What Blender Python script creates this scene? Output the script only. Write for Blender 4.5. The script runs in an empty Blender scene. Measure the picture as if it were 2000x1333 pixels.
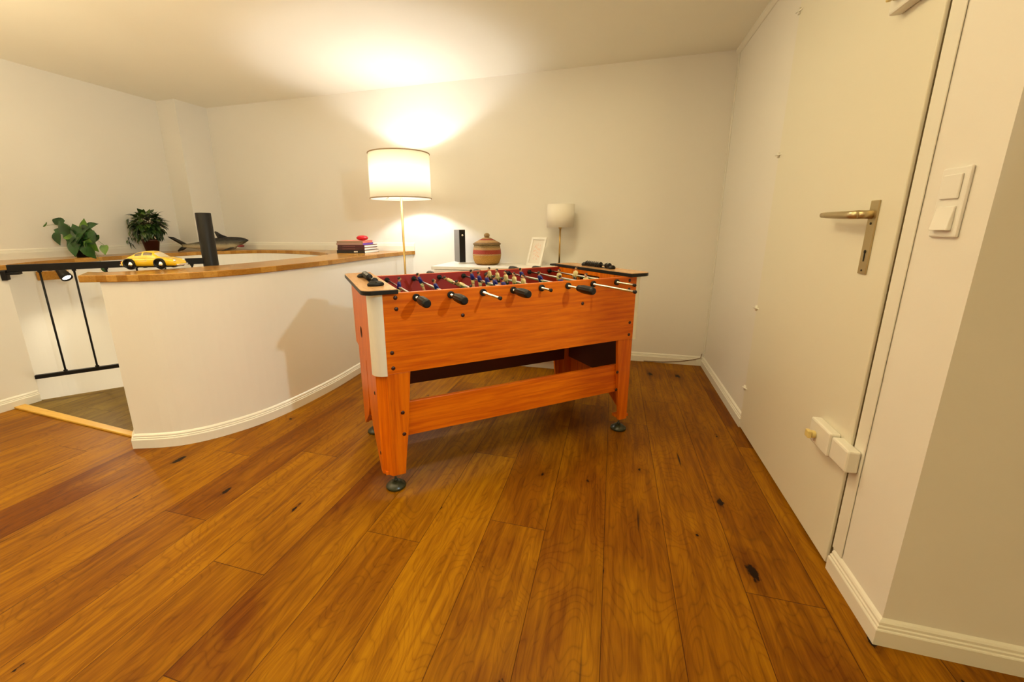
import bpy, bmesh, math, random
from mathutils import Vector, Matrix
random.seed(7)
sc = bpy.context.scene
col = sc.collection
PI = math.pi

# ---------------------------------------------------------------- camera
cam = bpy.data.cameras.new('camera'); co = bpy.data.objects.new('camera', cam); col.objects.link(co)
R = Vector((0.96097676, 0.27656776, -0.00582546)); U = Vector((-0.05861392, 0.22415322, 0.97278967)); F = Vector((-0.27034805, 0.93448682, -0.23161676))
co.matrix_world = Matrix(((R.x, U.x, -F.x, 0), (R.y, U.y, -F.y, 0), (R.z, U.z, -F.z, 1.1), (0, 0, 0, 1)))
cam.sensor_width = 36; cam.lens = 798.59 / 2000 * 36; cam.shift_x = 0.018; cam.shift_y = -0.01585
cam.clip_start = 0.02
sc.camera = co
# ---------------------------------------------------------------- view and light
sc.view_settings.view_transform = 'Standard'; sc.view_settings.look = 'None'
sc.view_settings.gamma = 1; sc.view_settings.exposure = 0.0
sc.view_settings.use_curve_mapping = False
w = bpy.data.worlds.new('world'); sc.world = w; w.use_nodes = True
w.node_tree.nodes['Background'].inputs[0].default_value = (1, .75, .5, 1)
w.node_tree.nodes['Background'].inputs[1].default_value = 0.0

def lamp(kind, name, loc, energy, color, size=.1, rot=(0, 0, 0), **kw):
    l = bpy.data.lights.new(name, kind); o = bpy.data.objects.new(name, l); col.objects.link(o)
    o.location = loc; o.rotation_euler = rot; l.energy = energy; l.color = color
    if kind == 'AREA': l.shape = 'DISK'; l.size = size
    else: l.shadow_soft_size = size
    for k, v in kw.items(): setattr(l, k, v)
    return o
spot = lamp('SPOT', 'ceiling_spot_light', (1.90, -.28, 2.12), 175, (.74, .88, .92), .045, spot_size=math.radians(58), spot_blend=.25)
spot.rotation_euler = (Vector((-2.4, 1.28, .40)) - spot.location).to_track_quat('-Z', 'Y').to_euler()
lamp('POINT', 'rear_left_fill', (-2.7, -1.0, 1.45), 10, (1, .92, .66), .2)  # added fill behind the camera on the left, no fixture
lamp('POINT', 'rear_right_fill', (1.45, -2.2, 1.45), 38, (1, .85, .38), .2)  # added fill behind the camera on the right, no lamp known there
lamp('AREA', 'ceiling_fill', (-.35, .95, 2.265), 9, (1, .80, .38), 1.0)  # unseen disc under the ceiling, added to lift the overall brightness
lamp('AREA', 'back_ceiling_fill', (-.50, 2.10, 2.265), 12, (1, .85, .52), .35)  # added to brighten the back wall and far floor, no fitting there
lamp('AREA', 'left_ceiling_fill', (-2.6, .5, 2.265), 3, (1, .86, .5), .8)  # weak extra fill over the left side, not a known ceiling lamp
lamp('AREA', 'left_upward_fill', (-2.9, .2, 1.3), 58, (1, .84, .53), .4, (PI, 0, 0))  # bare upward fill added to bounce light off the ceiling
lamp('AREA', 'middle_upward_fill', (-1.3, .30, 1.5), 32, (1, .84, .56), .3, (PI, 0, 0))  # second bare upward fill, added for soft ceiling bounce in mid-room
lamp('POINT', 'floor_lamp_light', (-1.665, 3.1, 1.50), 23, (.96, .97, 1), .035)
# stair spotlight lamp is made beside its fitting below

# ---------------------------------------------------------------- node helpers
def mat(name, color=(.8, .8, .8), rough=.5, metal=0, **kw):
    m = bpy.data.materials.new(name); m.use_nodes = True
    b = m.node_tree.nodes['Principled BSDF']
    b.inputs['Base Color'].default_value = (*color, 1); b.inputs['Roughness'].default_value = rough; b.inputs['Metallic'].default_value = metal
    for k, v in kw.items(): b.inputs[k.replace('_', ' ')].default_value = v
    return m
class N:
    def __init__(s, m): s.t = m.node_tree; s.b = s.t.nodes['Principled BSDF']
    def new(s, t, **kw):
        n = s.t.nodes.new(t)
        for k, v in kw.items(): setattr(n, k, v)
        return n
    def put(s, v, sock):
        if isinstance(v, (int, float)): sock.default_value = v
        elif isinstance(v, tuple): sock.default_value = v
        else: s.t.links.new(v, sock)
    def math(s, op, a, b=0, c=None):
        n = s.new('ShaderNodeMath', operation=op); s.put(a, n.inputs[0]); s.put(b, n.inputs[1])
        if c is not None: s.put(c, n.inputs[2])
        return n.outputs[0]
    def xyz(s, x, y, z=0.0):
        n = s.new('ShaderNodeCombineXYZ'); s.put(x, n.inputs[0]); s.put(y, n.inputs[1]); s.put(z, n.inputs[2]); return n.outputs[0]
    def obj(s):
        t = s.new('ShaderNodeTexCoord'); p = s.new('ShaderNodeSeparateXYZ'); s.t.links.new(t.outputs['Object'], p.inputs[0])
        return t.outputs['Object'], p.outputs[0], p.outputs[1], p.outputs[2]
    def noise(s, vec, scale=5, detail=3, rough=.5, dist=0):
        n = s.new('ShaderNodeTexNoise'); s.put(vec, n.inputs['Vector']); n.inputs['Scale'].default_value = scale
        n.inputs['Detail'].default_value = detail; n.inputs['Roughness'].default_value = rough; n.inputs['Distortion'].default_value = dist
        return n.outputs['Fac']
    def ramp(s, fac, stops, interp='LINEAR'):
        n = s.new('ShaderNodeValToRGB'); s.put(fac, n.inputs[0]); e = n.color_ramp.elements; n.color_ramp.interpolation = interp
        while len(e) < len(stops): e.new(.5)
        for q, (p, c) in zip(e, stops): q.position = p; q.color = (*c, 1) if len(c) == 3 else c
        return n.outputs[0]
    def mix(s, fac, a, b, mode='MIX'):
        n = s.new('ShaderNodeMix', data_type='RGBA', blend_type=mode); s.put(fac, n.inputs[0])
        s.put((*a, 1) if isinstance(a, tuple) and len(a) == 3 else a, n.inputs[6]); s.put((*b, 1) if isinstance(b, tuple) and len(b) == 3 else b, n.inputs[7])
        return n.outputs[2]
    def bump(s, h, strength=.2, dist=.002):
        n = s.new('ShaderNodeBump'); n.inputs['Strength'].default_value = strength; n.inputs['Distance'].default_value = dist
        s.put(h, n.inputs['Height']); s.t.links.new(n.outputs[0], s.b.inputs['Normal'])
    def col(s, c): s.put(c, s.b.inputs['Base Color'])

def plaster(name, c, rough=.75, bs=.12):
    m = mat(name, c, rough); n = N(m); v, x, y, z = n.obj()
    f = n.noise(v, 2.0, 3); n.col(n.mix(f, tuple(k * .97 for k in c), tuple(min(1, k * 1.02) for k in c)))
    n.bump(n.noise(v, 160, 3), bs, .001); return m
M = {}
M['wall'] = plaster('wall_paint', (.80, .765, .70))
M['ceil'] = plaster('ceiling_paint', (.86, .825, .72))
M['trim'] = mat('white_gloss_paint', (.80, .77, .68), .35)
M['door'] = mat('door_paint', (.77, .73, .60), .4)
M['black'] = mat('black_plastic', (.008, .007, .006), .42, Specular_IOR_Level=.3)
M['blackmetal'] = mat('black_metal', (.006, .005, .005), .5, Specular_IOR_Level=.25)
M['chrome'] = mat('chrome', (.85, .83, .80), .15, 1)
M['alu'] = mat('brushed_aluminium', (.86, .84, .74), .4, .35)
M['brass'] = mat('brass', (.62, .40, .13), .3, 1)
M['agedmetal'] = mat('aged_brass', (.55, .45, .26), .35, .9)
M['white'] = mat('white_lacquer', (.80, .78, .73), .4)
M['paper'] = mat('paper_pages', (.80, .74, .66), .8)
M['red'] = mat('red_laminate', (.30, .012, .008), .4)
M['green'] = mat('green_pitch', (.03, .14, .04), .5)

def floor_mat(name, base_hi, base_lo, landing=False):
    m = mat(name, base_hi, .38); n = N(m); v, x, y, z = n.obj()
    W = .2125
    fx = n.math('DIVIDE', n.math('SUBTRACT', x, .03), W)
    i = n.math('FLOOR', fx); u = n.math('SUBTRACT', fx, i)
    wn = n.new('ShaderNodeTexWhiteNoise', noise_dimensions='1D'); n.put(i, wn.inputs['W'])
    yy = n.math('ADD', n.math('DIVIDE', y, 2.1), n.math('MULTIPLY', wn.outputs[0], 5.0))
    j = n.math('FLOOR', yy); vv = n.math('SUBTRACT', yy, j)
    wn2 = n.new('ShaderNodeTexWhiteNoise', noise_dimensions='2D'); n.put(n.xyz(i, j), wn2.inputs['Vector'])
    rnd = wn2.outputs[0]
    off = n.math('MULTIPLY', rnd, 37.0)
    big = n.noise(n.xyz(n.math('ADD', x, off), n.math('MULTIPLY', y, .5), off), 3.2, 4, .6, .6)
    grain = n.noise(n.xyz(n.math('ADD', n.math('MULTIPLY', x, 14), off), n.math('MULTIPLY', y, .9), off), 3.5, 6, .62, .5)
    fine = n.noise(n.xyz(n.math('MULTIPLY', x, 60), n.math('MULTIPLY', y, 2.2), off), 4, 3, .6)
    # cathedral figure of sawn oak: bands of a distorted long field
    fld = n.noise(n.xyz(n.math('ADD', n.math('MULTIPLY', x, 3.0), off), n.math('MULTIPLY', y, .8), off), 2.0, 2, .5, .3)
    ring = n.math('ABSOLUTE', n.math('SINE', n.math('MULTIPLY', fld, 95.0)))
    ring = n.math('POWER', n.math('SUBTRACT', 1.0, ring), 3.0)
    c = n.mix(rnd, base_lo, base_hi)
    c = n.mix(n.math('MULTIPLY', n.math('SUBTRACT', big, .42), 2.6), c, tuple(k * f for k, f in zip(base_hi, (1.22, 1.32, 1.3))))
    c = n.mix(n.ramp(grain, [(.38, (1, 1, 1)), (.60, (0, 0, 0))]), c, n.mix(1.0, c, (.66, .58, .5), 'MULTIPLY'))
    c = n.mix(n.math('MULTIPLY', ring, .42), c, n.mix(1.0, c, (.45, .38, .30), 'MULTIPLY'))
    c = n.mix(n.ramp(fine, [(.35, (.5, .5, .5)), (.5, (0, 0, 0))]), c, n.mix(1.0, c, (.82, .78, .7), 'MULTIPLY'))
    # knots
    vo = n.new('ShaderNodeTexVoronoi', feature='F1', voronoi_dimensions='2D')
    n.put(n.xyz(n.math('ADD', n.math('MULTIPLY', x, 2.2), off), n.math('MULTIPLY', y, 1.05)), vo.inputs['Vector']); vo.inputs['Scale'].default_value = 1.35
    sp_ = n.new('ShaderNodeSeparateColor'); n.put(vo.outputs['Color'], sp_.inputs[0])
    size = n.math('ADD', .22, n.math('MULTIPLY', n.math('POWER', sp_.outputs[0], 4.0), .85))
    kd = n.math('DIVIDE', n.math('ADD', vo.outputs['Distance'], n.math('ADD', n.math('MULTIPLY', n.math('SUBTRACT', grain, .5), .10), n.math('MULTIPLY', n.math('SUBTRACT', n.noise(v, 45, 2), .5), .09))), size)
    halo = n.ramp(kd, [(.05, (1, 1, 1)), (.24, (0, 0, 0))])
    c = n.mix(n.math('MULTIPLY', halo, .55), c, n.mix(1.0, c, (.55, .42, .30), 'MULTIPLY'))
    core = n.ramp(kd, [(.034, (1, 1, 1)), (.055, (0, 0, 0))])
    c = n.mix(core, c, (.012, .004, .001))
    # cracks: thin dark streaks along the grain in a few places
    ck = n.noise(n.xyz(n.math('MULTIPLY', x, 22), n.math('MULTIPLY', y, 1.3), 3.3), 1.0, 2, .5)
    c = n.mix(n.ramp(ck, [(.735, (0, 0, 0)), (.77, (1, 1, 1))]), c, (.02, .006, .002))
    # seams
    e = n.math('MULTIPLY', n.math('MINIMUM', u, n.math('SUBTRACT', 1.0, u)), W)
    e2 = n.math('MULTIPLY', n.math('MINIMUM', vv, n.math('SUBTRACT', 1.0, vv)), 2.1)
    ed = n.math('MINIMUM', e, e2)
    seam = n.ramp(n.math('MULTIPLY', ed, 100), [(.06, (0, 0, 0)), (.16, (1, 1, 1))])
    c = n.mix(seam, n.mix(1.0, c, (.33, .26, .20), 'MULTIPLY'), c)
    n.col(c)
    n.put(n.math('ADD', .36, n.math('MULTIPLY', grain, .22)), n.b.inputs['Roughness'])
    n.b.inputs['Specular IOR Level'].default_value = .10
    n.bump(n.math('ADD', n.math('MULTIPLY', n.math('ADD', grain, fine), .35), seam), .35, .0015)
    return m
M['floor'] = floor_mat('oiled_oak_planks', (.34, .136, .0009), (.170, .046, .0007))
M['landing'] = floor_mat('dark_oak_planks', (.20, .125, .022), (.14, .085, .012))

def laminate(name, ax, hi=(.72, .165, .0008), lo=(.54, .092, .0005), rough=.36):
    m = mat(name, hi, rough); n = N(m); v, x, y, z = n.obj()
    s = {'x': (1.3, 9, 26), 'z': (26, 26, 1.2), 'y': (9, 1.3, 26)}[ax]
    g = n.noise(n.xyz(n.math('MULTIPLY', x, s[0]), n.math('MULTIPLY', y, s[1]), n.math('MULTIPLY', z, s[2])), 2.4, 5, .6, .35)
    f = n.noise(n.xyz(n.math('MULTIPLY', x, s[0] * 3), n.math('MULTIPLY', y, s[1] * 3), n.math('MULTIPLY', z, s[2] * 3)), 3, 3, .6)
    c = n.mix(n.ramp(g, [(.36, (0, 0, 0)), (.60, (1, 1, 1))]), lo, hi)
    c = n.mix(n.ramp(f, [(.30, (.5, .5, .5)), (.48, (0, 0, 0))]), c, n.mix(1.0, c, (.82, .70, .5), 'MULTIPLY'))
    n.col(c); n.b.inputs['Specular IOR Level'].default_value = .32; return m
M['lam_h'] = laminate('orange_wood_laminate_lengthwise', 'x')
M['lam_v'] = laminate('orange_wood_laminate_upright', 'z')
M['lam_cap'] = laminate('pale_wood_laminate', 'y', (.62, .36, .17), (.52, .28, .12), .25)

def block_mat():
    m = mat('butcher_block_beech', (.6, .3, .08), .22); n = N(m); v, x, y, z = n.obj()
    a = n.math('ADD', n.math('MULTIPLY', x, .94), n.math('MULTIPLY', y, .34)); b = n.math('SUBTRACT', n.math('MULTIPLY', y, .94), n.math('MULTIPLY', x, .34))
    i = n.math('FLOOR', n.math('MULTIPLY', a, 22)); w1 = n.new('ShaderNodeTexWhiteNoise', noise_dimensions='1D'); n.put(i, w1.inputs['W'])
    j = n.math('FLOOR', n.math('ADD', n.math('MULTIPLY', b, 2.8), n.math('MULTIPLY', w1.outputs[0], 7)))
    w2 = n.new('ShaderNodeTexWhiteNoise', noise_dimensions='2D'); n.put(n.xyz(i, j), w2.inputs['Vector'])
    c = n.mix(w2.outputs[0], (.34, .15, .018), (.52, .27, .05))
    g = n.noise(n.xyz(n.math('MULTIPLY', a, 60), n.math('MULTIPLY', b, 4), n.math('MULTIPLY', z, 60)), 2, 4, .6)
    c = n.mix(n.ramp(g, [(.35, (.6, .6, .6)), (.55, (0, 0, 0))]), c, n.mix(1.0, c, (.75, .62, .42), 'MULTIPLY'))
    n.col(c); return m
M['block'] = block_mat()
M['nosing'] = laminate('yellow_pine_strip', 'x', (.68, .40, .06), (.58, .31, .035), .35)

# ---------------------------------------------------------------- mesh helpers
def box(bm, x0, x1, y0, y1, z0, z1, mi=0):
    vs = [bm.verts.new((x, y, z)) for z in (z0, z1) for x, y in ((x0, y0), (x1, y0), (x1, y1), (x0, y1))]
    for q in ((3, 2, 1, 0), (4, 5, 6, 7), (0, 1, 5, 4), (1, 2, 6, 5), (2, 3, 7, 6), (3, 0, 4, 7)):
        f = bm.faces.new([vs[k] for k in q]); f.material_index = mi
    return vs
def prism(bm, pts, z0, z1, mi=0):
    a = sum(p[0] * q[1] - q[0] * p[1] for p, q in zip(pts, pts[1:] + pts[:1]))
    if a < 0: pts = pts[::-1]
    lo = [bm.verts.new((x, y, z0)) for x, y in pts]; hi = [bm.verts.new((x, y, z1)) for x, y in pts]; n = len(pts)
    fs = [bm.faces.new(lo[::-1]), bm.faces.new(hi)]
    for k in range(n): fs.append(bm.faces.new((lo[k], lo[(k + 1) % n], hi[(k + 1) % n], hi[k])))
    for f in fs: f.material_index = mi
def frame_of(d):
    d = Vector(d).normalized(); a = Vector((0, 0, 1)) if abs(d.z) < .9 else Vector((1, 0, 0))
    x = d.cross(a).normalized(); return x, d.cross(x).normalized()
def rings(bm, rs, close=True, caps=True, mi=0, smooth=True):
    R_ = [[bm.verts.new(p) for p in r] for r in rs]; n = len(R_[0])
    for a, b in zip(R_, R_[1:]):
        for k in range(n if close else n - 1):
            f = bm.faces.new((a[k], a[(k + 1) % n], b[(k + 1) % n], b[k])); f.material_index = mi; f.smooth = smooth
    if caps:
        for r, rev in ((R_[0], True), (R_[-1], False)):
            if len(set(tuple(round(c, 6) for c in v.co) for v in r)) > 2:
                f = bm.faces.new(r[::-1] if rev else r); f.material_index = mi
def cyl(bm, p0, p1, r0, r1=None, n=20, mi=0, caps=True):
    p0 = Vector(p0); p1 = Vector(p1); r1 = r0 if r1 is None else r1; x, y = frame_of(p1 - p0)
    rings(bm, [[p + (x * math.cos(t) + y * math.sin(t)) * r for t in [2 * PI * k / n for k in range(n)]] for p, r in ((p0, r0), (p1, r1))], mi=mi, caps=caps)
def lathe(bm, prof, c=(0, 0, 0), axis=(0, 0, 1), n=32, mi=0, caps=True):
    c = Vector(c); d = Vector(axis).normalized(); x, y = frame_of(d)
    rings(bm, [[c + d * h + (x * math.cos(t) + y * math.sin(t)) * r for t in [2 * PI * k / n for k in range(n)]] for r, h in prof], mi=mi, caps=caps)
def tube(bm, path, r, n=8, mi=0):
    P = [Vector(p) for p in path]; rs = []
    for k, p in enumerate(P):
        d = (P[min(k + 1, len(P) - 1)] - P[max(k - 1, 0)]); x, y = frame_of(d); rr = r[k] if isinstance(r, (list, tuple)) else r
        rs.append([p + (x * math.cos(t) + y * math.sin(t)) * rr for t in [2 * PI * q / n for q in range(n)]])
    for a, b in zip(rs, rs[1:]):       # keep rings aligned
        best = min(range(n), key=lambda s: sum((b[(q + s) % n] - a[q]).length for q in range(n))); b[:] = b[best:] + b[:best]
    rings(bm, rs, mi=mi)
def ell(bm, c, r, n=14, m=8, mi=0, mat4=None):
    c = Vector(c); rs = []
    for i in range(m + 1):
        ph = -PI / 2 + PI * i / m; cr = max(math.cos(ph), 1e-4)
        ring = []
        for k in range(n):
            t = 2 * PI * k / n; p = Vector((r[0] * cr * math.cos(t), r[1] * cr * math.sin(t), r[2] * math.sin(ph)))
            if mat4 is not None: p = mat4 @ p
            ring.append(c + p)
        rs.append(ring)
    rings(bm, rs, mi=mi, caps=False)
def tag(o, label=None, cat=None, group=None, kind=None):
    if label: o['label'] = label
    if cat: o['category'] = cat
    if group: o['group'] = group
    if kind: o['kind'] = kind
    return o
def obj(name, bm, m, parent=None, bevel=0, smooth=False, seg=2):
    bmesh.ops.remove_doubles(bm, verts=bm.verts, dist=1e-6)
    bmesh.ops.recalc_face_normals(bm, faces=bm.faces)
    me = bpy.data.meshes.new(name); bm.to_mesh(me); bm.free(); o = bpy.data.objects.new(name, me); col.objects.link(o)
    for q in (m if isinstance(m, (list, tuple)) else [m]): me.materials.append(q)
    if parent: o.parent = parent
    if smooth:
        for p in me.polygons: p.use_smooth = True
    if bevel:
        b = o.modifiers.new('bevel', 'BEVEL'); b.width = bevel; b.segments = seg; b.limit_method = 'ANGLE'; b.angle_limit = .6
    return o
def BM(): return bmesh.new()
def thing(name, loc=(0, 0, 0), rz=0):
    o = bpy.data.objects.new(name, None); col.objects.link(o); o.location = loc; o.rotation_euler = (0, 0, rz); o.empty_display_size = .05; return o
def struct(name, bm, m, label, cat, parent=None, bevel=0):
    o = obj(name, bm, m, parent, bevel)
    if not parent: tag(o, label, cat, kind='structure')
    return o
def catmull(P, k=6):
    out = []
    for i in range(len(P) - 1):
        p0, p1, p2, p3 = P[max(i - 1, 0)], P[i], P[i + 1], P[min(i + 2, len(P) - 1)]
        for s in range(k):
            t = s / k
            out.append(tuple(.5 * (2 * b + (c - a) * t + (2 * a - 5 * b + 4 * c - d) * t * t + (3 * b - a - 3 * c + d) * t ** 3) for a, b, c, d in zip(p0, p1, p2, p3)))
    out.append(tuple(P[-1])); return out
def offset(P, d):  # polyline offset to its right-hand side by d
    out = []
    for k in range(len(P)):
        a = Vector(P[max(k - 1, 0)]); b = Vector(P[k]); c = Vector(P[min(k + 1, len(P) - 1)])
        n1 = Vector(((b - a).y, -(b - a).x)); n2 = Vector(((c - b).y, -(c - b).x))
        if n1.length < 1e-9: n1 = n2
        if n2.length < 1e-9: n2 = n1
        n1.normalize(); n2.normalize(); m_ = n1 + n2; m_ = m_ / max(m_.length ** 2, .1) * 2
        out.append((b.x + m_.x * d, b.y + m_.y * d))
    return out
BB = [(0, 0), (.018, 0), (.018, .046), (.0165, .049), (.0135, .050), (.0135, .0565), (.0095, .0585), (.0095, .066), (.006, .071), (0, .075)]
def moulding(bm, path, z0=0, prof=BB, s=1):
    lines = [[(x, y, z0 + h * s) for x, y in offset(path, d * s)] for d, h in prof]
    V = [[bm.verts.new(p) for p in l] for l in lines]
    for a, b in zip(V, V[1:] + V[:1]):
        for k in range(len(a) - 1): bm.faces.new((a[k], a[k + 1], b[k + 1], b[k]))
    bm.faces.new([l[0] for l in V]); bm.faces.new([l[-1] for l in V][::-1])

# ---------------------------------------------------------------- room shell
ZC = 2.2737; XR = .7525; YB = 3.498; XL = -4.21; X2 = -3.60
outer = catmull([(-2.315, 1.332), (-2.115, 1.423), (-1.975, 1.59), (-1.882, 1.84), (-1.845, 2.262), (-1.858, 2.64), (-1.862, 3.0), (-1.84, 3.27), (-1.79, 3.498)])
inner = catmull([(-2.45, 1.43), (-2.29, 1.66), (-2.21, 2.0), (-2.20, 2.45), (-2.21, 2.75), (-2.30, 2.96), (-2.55, 3.16), (-2.90, 3.31), (-3.25, 3.37), (-3.52, 3.30), (-3.72, 3.10), (-3.83, 2.85), (-3.87, 2.5), (-3.86, 2.15), (-3.78, 1.84), (-3.60, 1.60)])
i_arm = [p for p in inner[:31]]
b = BM(); box(b, -4.4, 3.3, -3.3, 3.6, ZC, ZC + .1); struct('ceiling', b, M['ceil'], 'flat cream painted ceiling over the whole room', 'ceiling')
b = BM(); box(b, -4.4, XR, YB, YB + .1, -1.3, ZC); struct('wall_back', b, M['wall'], 'long cream back wall behind the floor lamp and the sideboard', 'wall')
b = BM(); prism(b, [(XR, YB), (XR, 1.138), (3.3, 1.138), (3.3, 1.26), (XR + .12, 1.26), (XR + .12, YB)], 0, ZC); struct('wall_right', b, M['wall'], 'cream right wall with the white door, turning a corner at the light switch', 'wall')
b = BM(); box(b, -4.33, XL, -3.3, 3.6, .86, ZC); box(b, XL, -3.98, 3.18, YB, -1.3, ZC); struct('wall_left', b, M['wall'], 'cream left wall behind the potted plants, with a shallow chimney breast at the corner', 'wall')
b = BM(); box(b, -4.33, X2, -3.3, 1.60, -.0, .86); struct('wall_lower', b, M['wall'], 'low cream wall under the ledge at the left edge', 'wall')
b = BM(); box(b, -4.4, 3.3, -3.4, -3.3, 0, ZC); struct('wall_front', b, M['wall'], 'cream wall behind the camera', 'wall')
b = BM(); box(b, 3.2, 3.3, -3.3, 1.2, 0, ZC); struct('wall_far_right', b, M['wall'], 'cream wall to the right of the camera', 'wall')
b = BM(); foot = outer + [(-2.22, 3.498)] + i_arm[24:0:-1] + [(-2.45, 1.43)]
prism(b, foot, -1.3, .86); o = struct('wall_stair', b, M['wall'], 'curved cream half wall around the stair opening under the wooden ledge', 'wall')
sw = inner[24:]
b = BM(); so = offset(sw, .04)
prism(b, sw + so[::-1], -1.3, .86); struct('wall_stairwell', b, M['wall'], 'curved cream inner wall of the stairwell lit by the black spotlight', 'wall')

fpoly = [(-3.60, -3.3), (3.2, -3.3), (3.2, 1.138), (XR, 1.138), (XR, YB), (-1.79, YB)] + outer[::-1][1:] + [(-2.38, 1.40), (-3.60, 1.50)]
b = BM(); prism(b, fpoly, -.06, 0); struct('floor', b, M['floor'], 'wide oiled oak plank floor with dark knots', 'floor')
b = BM(); prism(b, [(-3.60, 1.50), (-2.38, 1.40), (-2.44, 1.44), (-2.29, 1.66), (-2.21, 2.0), (-2.20, 2.45), (-2.215, 2.72), (-2.92, 2.40), (-3.605, 1.600)], -.05, -.001)
struct('floor_landing', b, M['landing'], 'dark wooden stair landing behind the yellow threshold strip', 'floor')
b = BM(); box(b, -4.4, -1.7, 1.3, 3.6, -1.35, -1.3); struct('floor_lower', b, M['landing'], 'wooden steps level at the bottom of the stairwell', 'floor')
b = BM(); L_ = [(-3.60, 1.485), (-2.36, 1.415)]
prism(b, [(-3.60, 1.462), (-2.345, 1.388), (-2.36, 1.425), (-3.60, 1.515)], 0, .012); struct('trim_1', b, M['nosing'], 'yellow pine threshold strip between the plank floor and the stair landing', 'trim', bevel=.003)
# baseboards
b = BM(); moulding(b, [(-1.79, YB), (XR, YB)]); struct('baseboard_back', b, M['trim'], 'white baseboard along the back wall', 'baseboard')
b = BM(); moulding(b, [(XR, YB), (XR, 2.40)]); struct('baseboard_right', b, M['trim'], 'white baseboard on the right wall between the back corner and the door', 'baseboard')
b = BM(); moulding(b, [(XR, 1.385), (XR, 1.138), (3.2, 1.138)]); struct('baseboard_corner', b, M['trim'], 'white baseboard wrapping the wall corner below the light switch', 'baseboard')
b = BM(); moulding(b, [(-2.40, 1.392)] + outer, s=1.0); struct('baseboard_stair', b, M['trim'], 'white baseboard following the curved half wall', 'baseboard')
b = BM(); moulding(b, [(X2, -3.3), (X2, 1.592)]); struct('baseboard_left', b, M['trim'], 'white baseboard on the low wall at the left edge', 'baseboard')
b = BM(); moulding(b, [(XL, -1.0), (XL, 3.18), (-3.98, 3.18), (-3.98, YB), (-1.765, YB)], .893); struct('trim_2', b, M['trim'], 'white moulding on the wall along the back of the wooden ledge', 'trim')
b = BM(); moulding(b, [(XR, YB), (XR, 1.138)], ZC - .03, [(0, 0), (.006, 0), (.022, .015), (.022, .03), (0, .03)]); struct('trim_3', b, M['trim'], 'thin white cove strip where the right wall meets the ceiling', 'trim')
b = BM(); box(b, XR - .006, XR, YB - .032, YB, .0755, ZC - .03); struct('trim_4', b, M['trim'], 'thin upright strip in the back right corner', 'trim', bevel=.002)

# wooden ledge
LZ0, LZ1 = .861, .893
lo_ = offset(outer, .012)
end_a = (-2.385, 1.292)
lpoly = [end_a] + lo_[:-1] + [(-1.765, YB - .001), (XL + .001, YB - .001), (XL + .001, -1.0), (X2 + .012, -1.0), (X2 + .012, 1.605)] + [p for p in offset(inner, -.0)][::-1][1:-1] + [(-2.47, 1.43), (-2.56, 1.43)]
b = BM(); prism(b, lpoly, LZ0, LZ1)
tag(obj('wooden_ledge', b, M['block'], bevel=.003), 'butcher block ledge running along the walls and capping the curved half wall', 'ledge')

# ---------------------------------------------------------------- door
DX = XR - .014
t = thing('door_1', (0, 0, 0)); tag(t, 'plain white flush door in the right wall', 'door', kind='structure')
b = BM(); box(b, DX, XR - .0015, 1.402, 2.400, .008, 2.10); obj('door_leaf', b, M['door'], t, bevel=.003)
b = BM(); box(b, XR - .005, XR - .0015, 1.345, 1.3975, .076, 2.12); box(b, XR - .005, XR - .0015, 1.345, 2.42, 2.104, 2.14); obj('door_frame', b, M['trim'], t, bevel=.003)
b = BM(); box(b, XR - .0055, XR - .0015, 1.3977, 1.4018, .010, 2.10); obj('door_gap_shade', b, mat('gap_shade_brown', (.10, .065, .02), .7), t)  # dark brown strip drawn in for the shade of the door gap
def pin(z):
    b = BM(); cyl(b, (DX - .003, 2.392, z - .013), (DX - .003, 2.392, z + .013), .006, n=12); cyl(b, (DX + .004, 2.36, z), (DX - .012, 2.405, z), .0035, n=8); return b
for z in (.24, .683, 1.43, 2.03): obj('hinge', pin(z), M['trim'], t)
h = bpy.data.objects.new('door_handle', None); col.objects.link(h); h.parent = t
b = BM(); box(b, DX - .005, DX, 1.497, 1.540, .955, 1.172); obj('back_plate', b, M['agedmetal'], h, bevel=.002)
b = BM(); cyl(b, (DX, 1.522, 1.131), (DX - .042, 1.522, 1.131), .0125); obj('handle_rose', b, M['agedmetal'], h)
b = BM(); tube(b, [(DX - .042, 1.512, 1.131), (DX - .046, 1.55, 1.131), (DX - .046, 1.62, 1.132), (DX - .044, 1.70, 1.134), (DX - .040, 1.745, 1.135)], [.0125, .0125, .0115, .010, .009], n=12); obj('lever', b, M['agedmetal'], h, smooth=True)
b = BM(); cyl(b, (DX - .004, 1.518, 1.022), (DX - .0062, 1.518, 1.022), .0055, n=12); box(b, DX - .0062, DX - .004, 1.5155, 1.5205, .993, 1.022); cyl(b, (DX - .004, 1.518, 1.105), (DX - .0062, 1.518, 1.105), .004, n=10); cyl(b, (DX - .004, 1.518, .966), (DX - .0062, 1.518, .966), .003, n=10); obj('keyhole', b, M['black'], h)
def bolt_lock(z, flip=1):
    k = bpy.data.objects.new('rim_lock', None); col.objects.link(k); k.parent = t
    b = BM(); box(b, DX - .032, DX, 1.452, 1.585, z - .042, z + .042); obj('lock_case', b, M['trim'], k, bevel=.006)
    b = BM(); cyl(b, (DX - .032, 1.54, z - .006), (DX - .046, 1.54, z - .006), .013, n=18); box(b, DX - .058, DX - .046, 1.527, 1.553, z - .018, z + .008); obj('knob', b, M['knob'], k, bevel=.003)
    b = BM(); box(b, DX - .028, XR - .006, 1.352, 1.448, z - .036, z + .036); obj('strike_box', b, M['trim'], k, bevel=.006)
M['knob'] = mat('yellowed_plastic', (.72, .58, .22), .4)
bolt_lock(.405); bolt_lock(1.715)

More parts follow.
